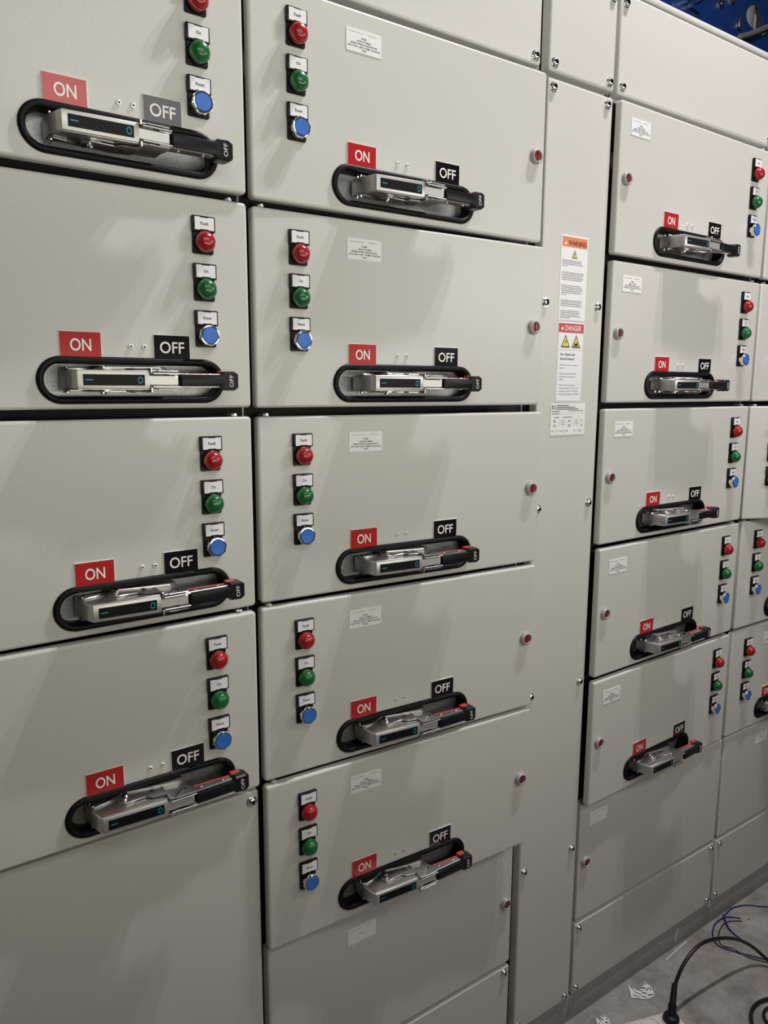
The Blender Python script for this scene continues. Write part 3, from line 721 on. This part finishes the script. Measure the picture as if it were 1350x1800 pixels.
def scrap(name, lo, hi, zf, rows, label):
    """a curled, crumpled scrap: lo and hi are its two long edges; rows of slanted print follow the sheet"""
    def along(P, t):
        t = min(max(t, 0), 1)*(len(P)-1); k = min(int(t), len(P)-2); f = t-k
        return P[k][0]*(1-f)+P[k+1][0]*f, P[k][1]*(1-f)+P[k+1][1]*f
    def at(u, v, lift=0.0):
        a, b = along(lo, u), along(hi, u)
        return (a[0]*(1-v)+b[0]*v, a[1]*(1-v)+b[1]*v, zf(u, v)+lift)
    mb = MB(); nu, nv = 14, 6
    for lift in (0.0, -0.0003):
        vs = [at(i/nu, j/nv, lift) for j in range(nv+1) for i in range(nu+1)]
        mb.add(vs, [(j*(nu+1)+i, j*(nu+1)+i+1, (j+1)*(nu+1)+i+1, (j+1)*(nu+1)+i) for j in range(nv) for i in range(nu)], 'paper')
    for r in range(rows):
        v0 = (r+0.5)/rows; u = 0.08 + 0.11*(r % 2)
        while u < 0.9:
            u1 = min(u+0.17, 0.95); dv = 0.55/rows
            mb.add([at(u, v0+dv*0.5, .0004), at(u1, v0-dv*0.5, .0004), at(u1, v0-dv*0.5+0.30/rows, .0004), at(u, v0+dv*0.5+0.30/rows, .0004)], [(0, 1, 2, 3)], 'ink'); u += 0.25
    o = mb.build(name, smooth=60); tag(o, label, 'paper scrap', 'printed paper scraps on the floor'); return o
scrap('paper_scrap', [(1.504, -.041), (1.520, -.058), (1.536, -.066), (1.558, -.072), (1.577, -.046)], [(1.527, -.013), (1.529, -.030), (1.545, -.040), (1.557, -.036), (1.572, -.030)],
      lambda u, v: 0.0008 + 0.0040*v*v + 0.0018*(0.5+0.5*math.sin(u*9)), 3, 'crumpled white paper scrap with black print, nearest the plinth')
scrap('paper_scrap', [(1.361, -.051), (1.374, -.062), (1.388, -.068), (1.404, -.049)], [(1.376, -.033), (1.383, -.042), (1.391, -.034), (1.398, -.040)],
      lambda u, v: 0.0008 + 0.003*v + 0.0015*(0.5+0.5*math.sin(u*8+1)), 2, 'small white paper scrap with black print by the power strip')
mb = MB(); A, B = Vector((1.689, -.0125, 0.0006)), Vector((1.800, -.0035, 0.0006)); nrm = Vector((B-A).yxz*1); nrm = Vector((-(B-A).y, (B-A).x, 0)).normalized()*0.0022
mb.add([tuple(A-nrm), tuple(B-nrm), tuple(B+nrm), tuple(A+nrm), tuple(A-nrm+Vector((0, 0, .0012))), tuple(B-nrm+Vector((0, 0, .0012))), tuple(B+nrm+Vector((0, 0, .0012))), tuple(A+nrm+Vector((0, 0, .0012)))],
       [(0, 3, 2, 1), (4, 5, 6, 7), (0, 1, 5, 4), (1, 2, 6, 5), (2, 3, 7, 6), (3, 0, 4, 7)], 'tape')
tag(mb.build('cable_tie', smooth=0), 'thin pale plastic strip lying along the foot of the plinth', 'cable tie')
for i, (a, b, s_) in enumerate(((1.545, -.082, .0016), (1.585, -.052, .0012), (1.640, -.105, .0011), (2.03, -.055, .0022), (1.735, -.15, .0010), (1.50, -.03, .0012))):
    bm = bmesh.new(); bmesh.ops.create_icosphere(bm, subdivisions=1, radius=s_)
    for v in bm.verts: v.co *= random.uniform(.7, 1.2)
    for v in bm.verts: v.co.z = v.co.z*0.6 + s_*0.5
    mb = MB().bm(bm, 'tape' if i != 3 else 'cable'); o = mb.build('debris_crumb', smooth=0); o.location = (a, b, 0)
    tag(o, 'tiny ' + ('dark' if i == 3 else 'pale') + ' crumb of debris on the concrete, ' + ('below the larger paper scrap', 'right of the larger paper scrap', 'left of the black cable\'s arch', 'beside the blue wire at the right', 'under the black cable\'s arch', 'left of the larger paper scrap')[i], 'debris', 'crumbs on the concrete')

# ------------------------------------------------------------------ blue painted steelwork behind and above the cabinets
bs = empty('blue_steel_frame', (3.6, 1.30, 2.6), 0, 'dark blue painted steel machine frame rising behind the cabinets', 'steel frame')
def bplate(x0, x1, z0, z1, hole=None, y=0.0, name='plate'):
    mb = MB(); outer = [Vector((a, b, 0)) for a, b in ((x0, z0), (x1, z0), (x1, z1), (x0, z1))]; polys = [outer]
    if hole: polys.append([Vector((hole[0] + hole[2]*1.45*math.cos(2*math.pi*i/32), hole[1] + hole[2]*math.sin(2*math.pi*i/32), 0)) for i in range(32)])
    flat = [q for p in polys for q in p]; tri_ = tessellate_polygon(polys)
    for yy in (y, y+0.012): mb.add([(q.x, yy, q.y) for q in flat], [tuple(t) for t in tri_], 'dark_blue')
    for pl in polys:
        n = len(pl); mb.add([(q.x, y, q.y) for q in pl] + [(q.x, y+0.012, q.y) for q in pl], [(i, (i+1) % n, n+(i+1) % n, n+i) for i in range(n)], 'dark_blue')
    return mb.build(name, bs, smooth=0)
ox, oz = 3.6, 2.6
bplate(-2.2, 0.226, 0.0, 1.6)
bplate(0.222, 1.8, 0.0, 1.6, hole=(0.4052, 0.8130, 0.058), y=0.014)
mb = MB(); mb.box(-2.2, 0.26, -0.10, -0.004, 0.585, 0.600, 'dark_blue', 0.003); mb.build('ledge', bs)
mb = MB(); mb.vlathe([(0.0, 0.6), (0.10, 0.6), (0.10, 1.1), (0.0, 1.1)], 0.47, 0.16, 'white'); mb.vlathe([(0.0, 0.5), (0.03, 0.5), (0.03, 1.1), (0.0, 1.1)], 0.40, 0.05, 'grey_tube'); o = mb.build('pale_tubes', bs); o['label'] = 'white and grey tubes standing for the bright streaks in the round hole'  # white tube added so the hole looks lighter, like its reflection streaks
def bolt(x, z, r=0.018, l=0.03, k='chrome'):
    m_ = MB(); m_.lathe([(r, -0.0005), (r, -l*0.35), (r*0.8, -l*0.5)], 0, 0, k, n=6); m_.lathe([(r*0.62, -l*0.3), (r*0.6, -l), (r*0.4, -l*1.1), (0, -l*1.1)], 0, 0, k, n=14)
    o = m_.build('bolt', bs); o.location = (x, 0, z); return o
for bx, bz, br, bl in ((3.3681-ox, 3.3068-oz, .014, .075), (3.4137-ox, 3.3029-oz, .014, .075), (3.6642-ox, 3.376-oz, .020, .02), (3.7581-ox, 3.4173-oz, .018, .02)): bolt(bx, bz, br, bl)
for bx, bz, br, bl in ((3.874-ox, 3.256-oz, .010, .012), (4.0967-ox, 3.3561-oz, .012, .015)): bolt(bx, bz, br, bl).location.y = 0.014
mb = MB(); mb.box(-0.010, 0.010, -0.012, 0.014, -0.030, 0.030, 'chrome', 0.003); o = mb.build('bracket', bs); o.location = (3.8426-ox, 0, 3.3454-oz)
tube('brace_tube', [(3.82-ox, -.02, 3.262-oz), (3.98-ox, -.02, 3.322-oz), (4.2-ox, -.02, 3.440-oz)], 0.014, 'grey_tube', parent=bs)['label'] = 'thin grey slanting tube'
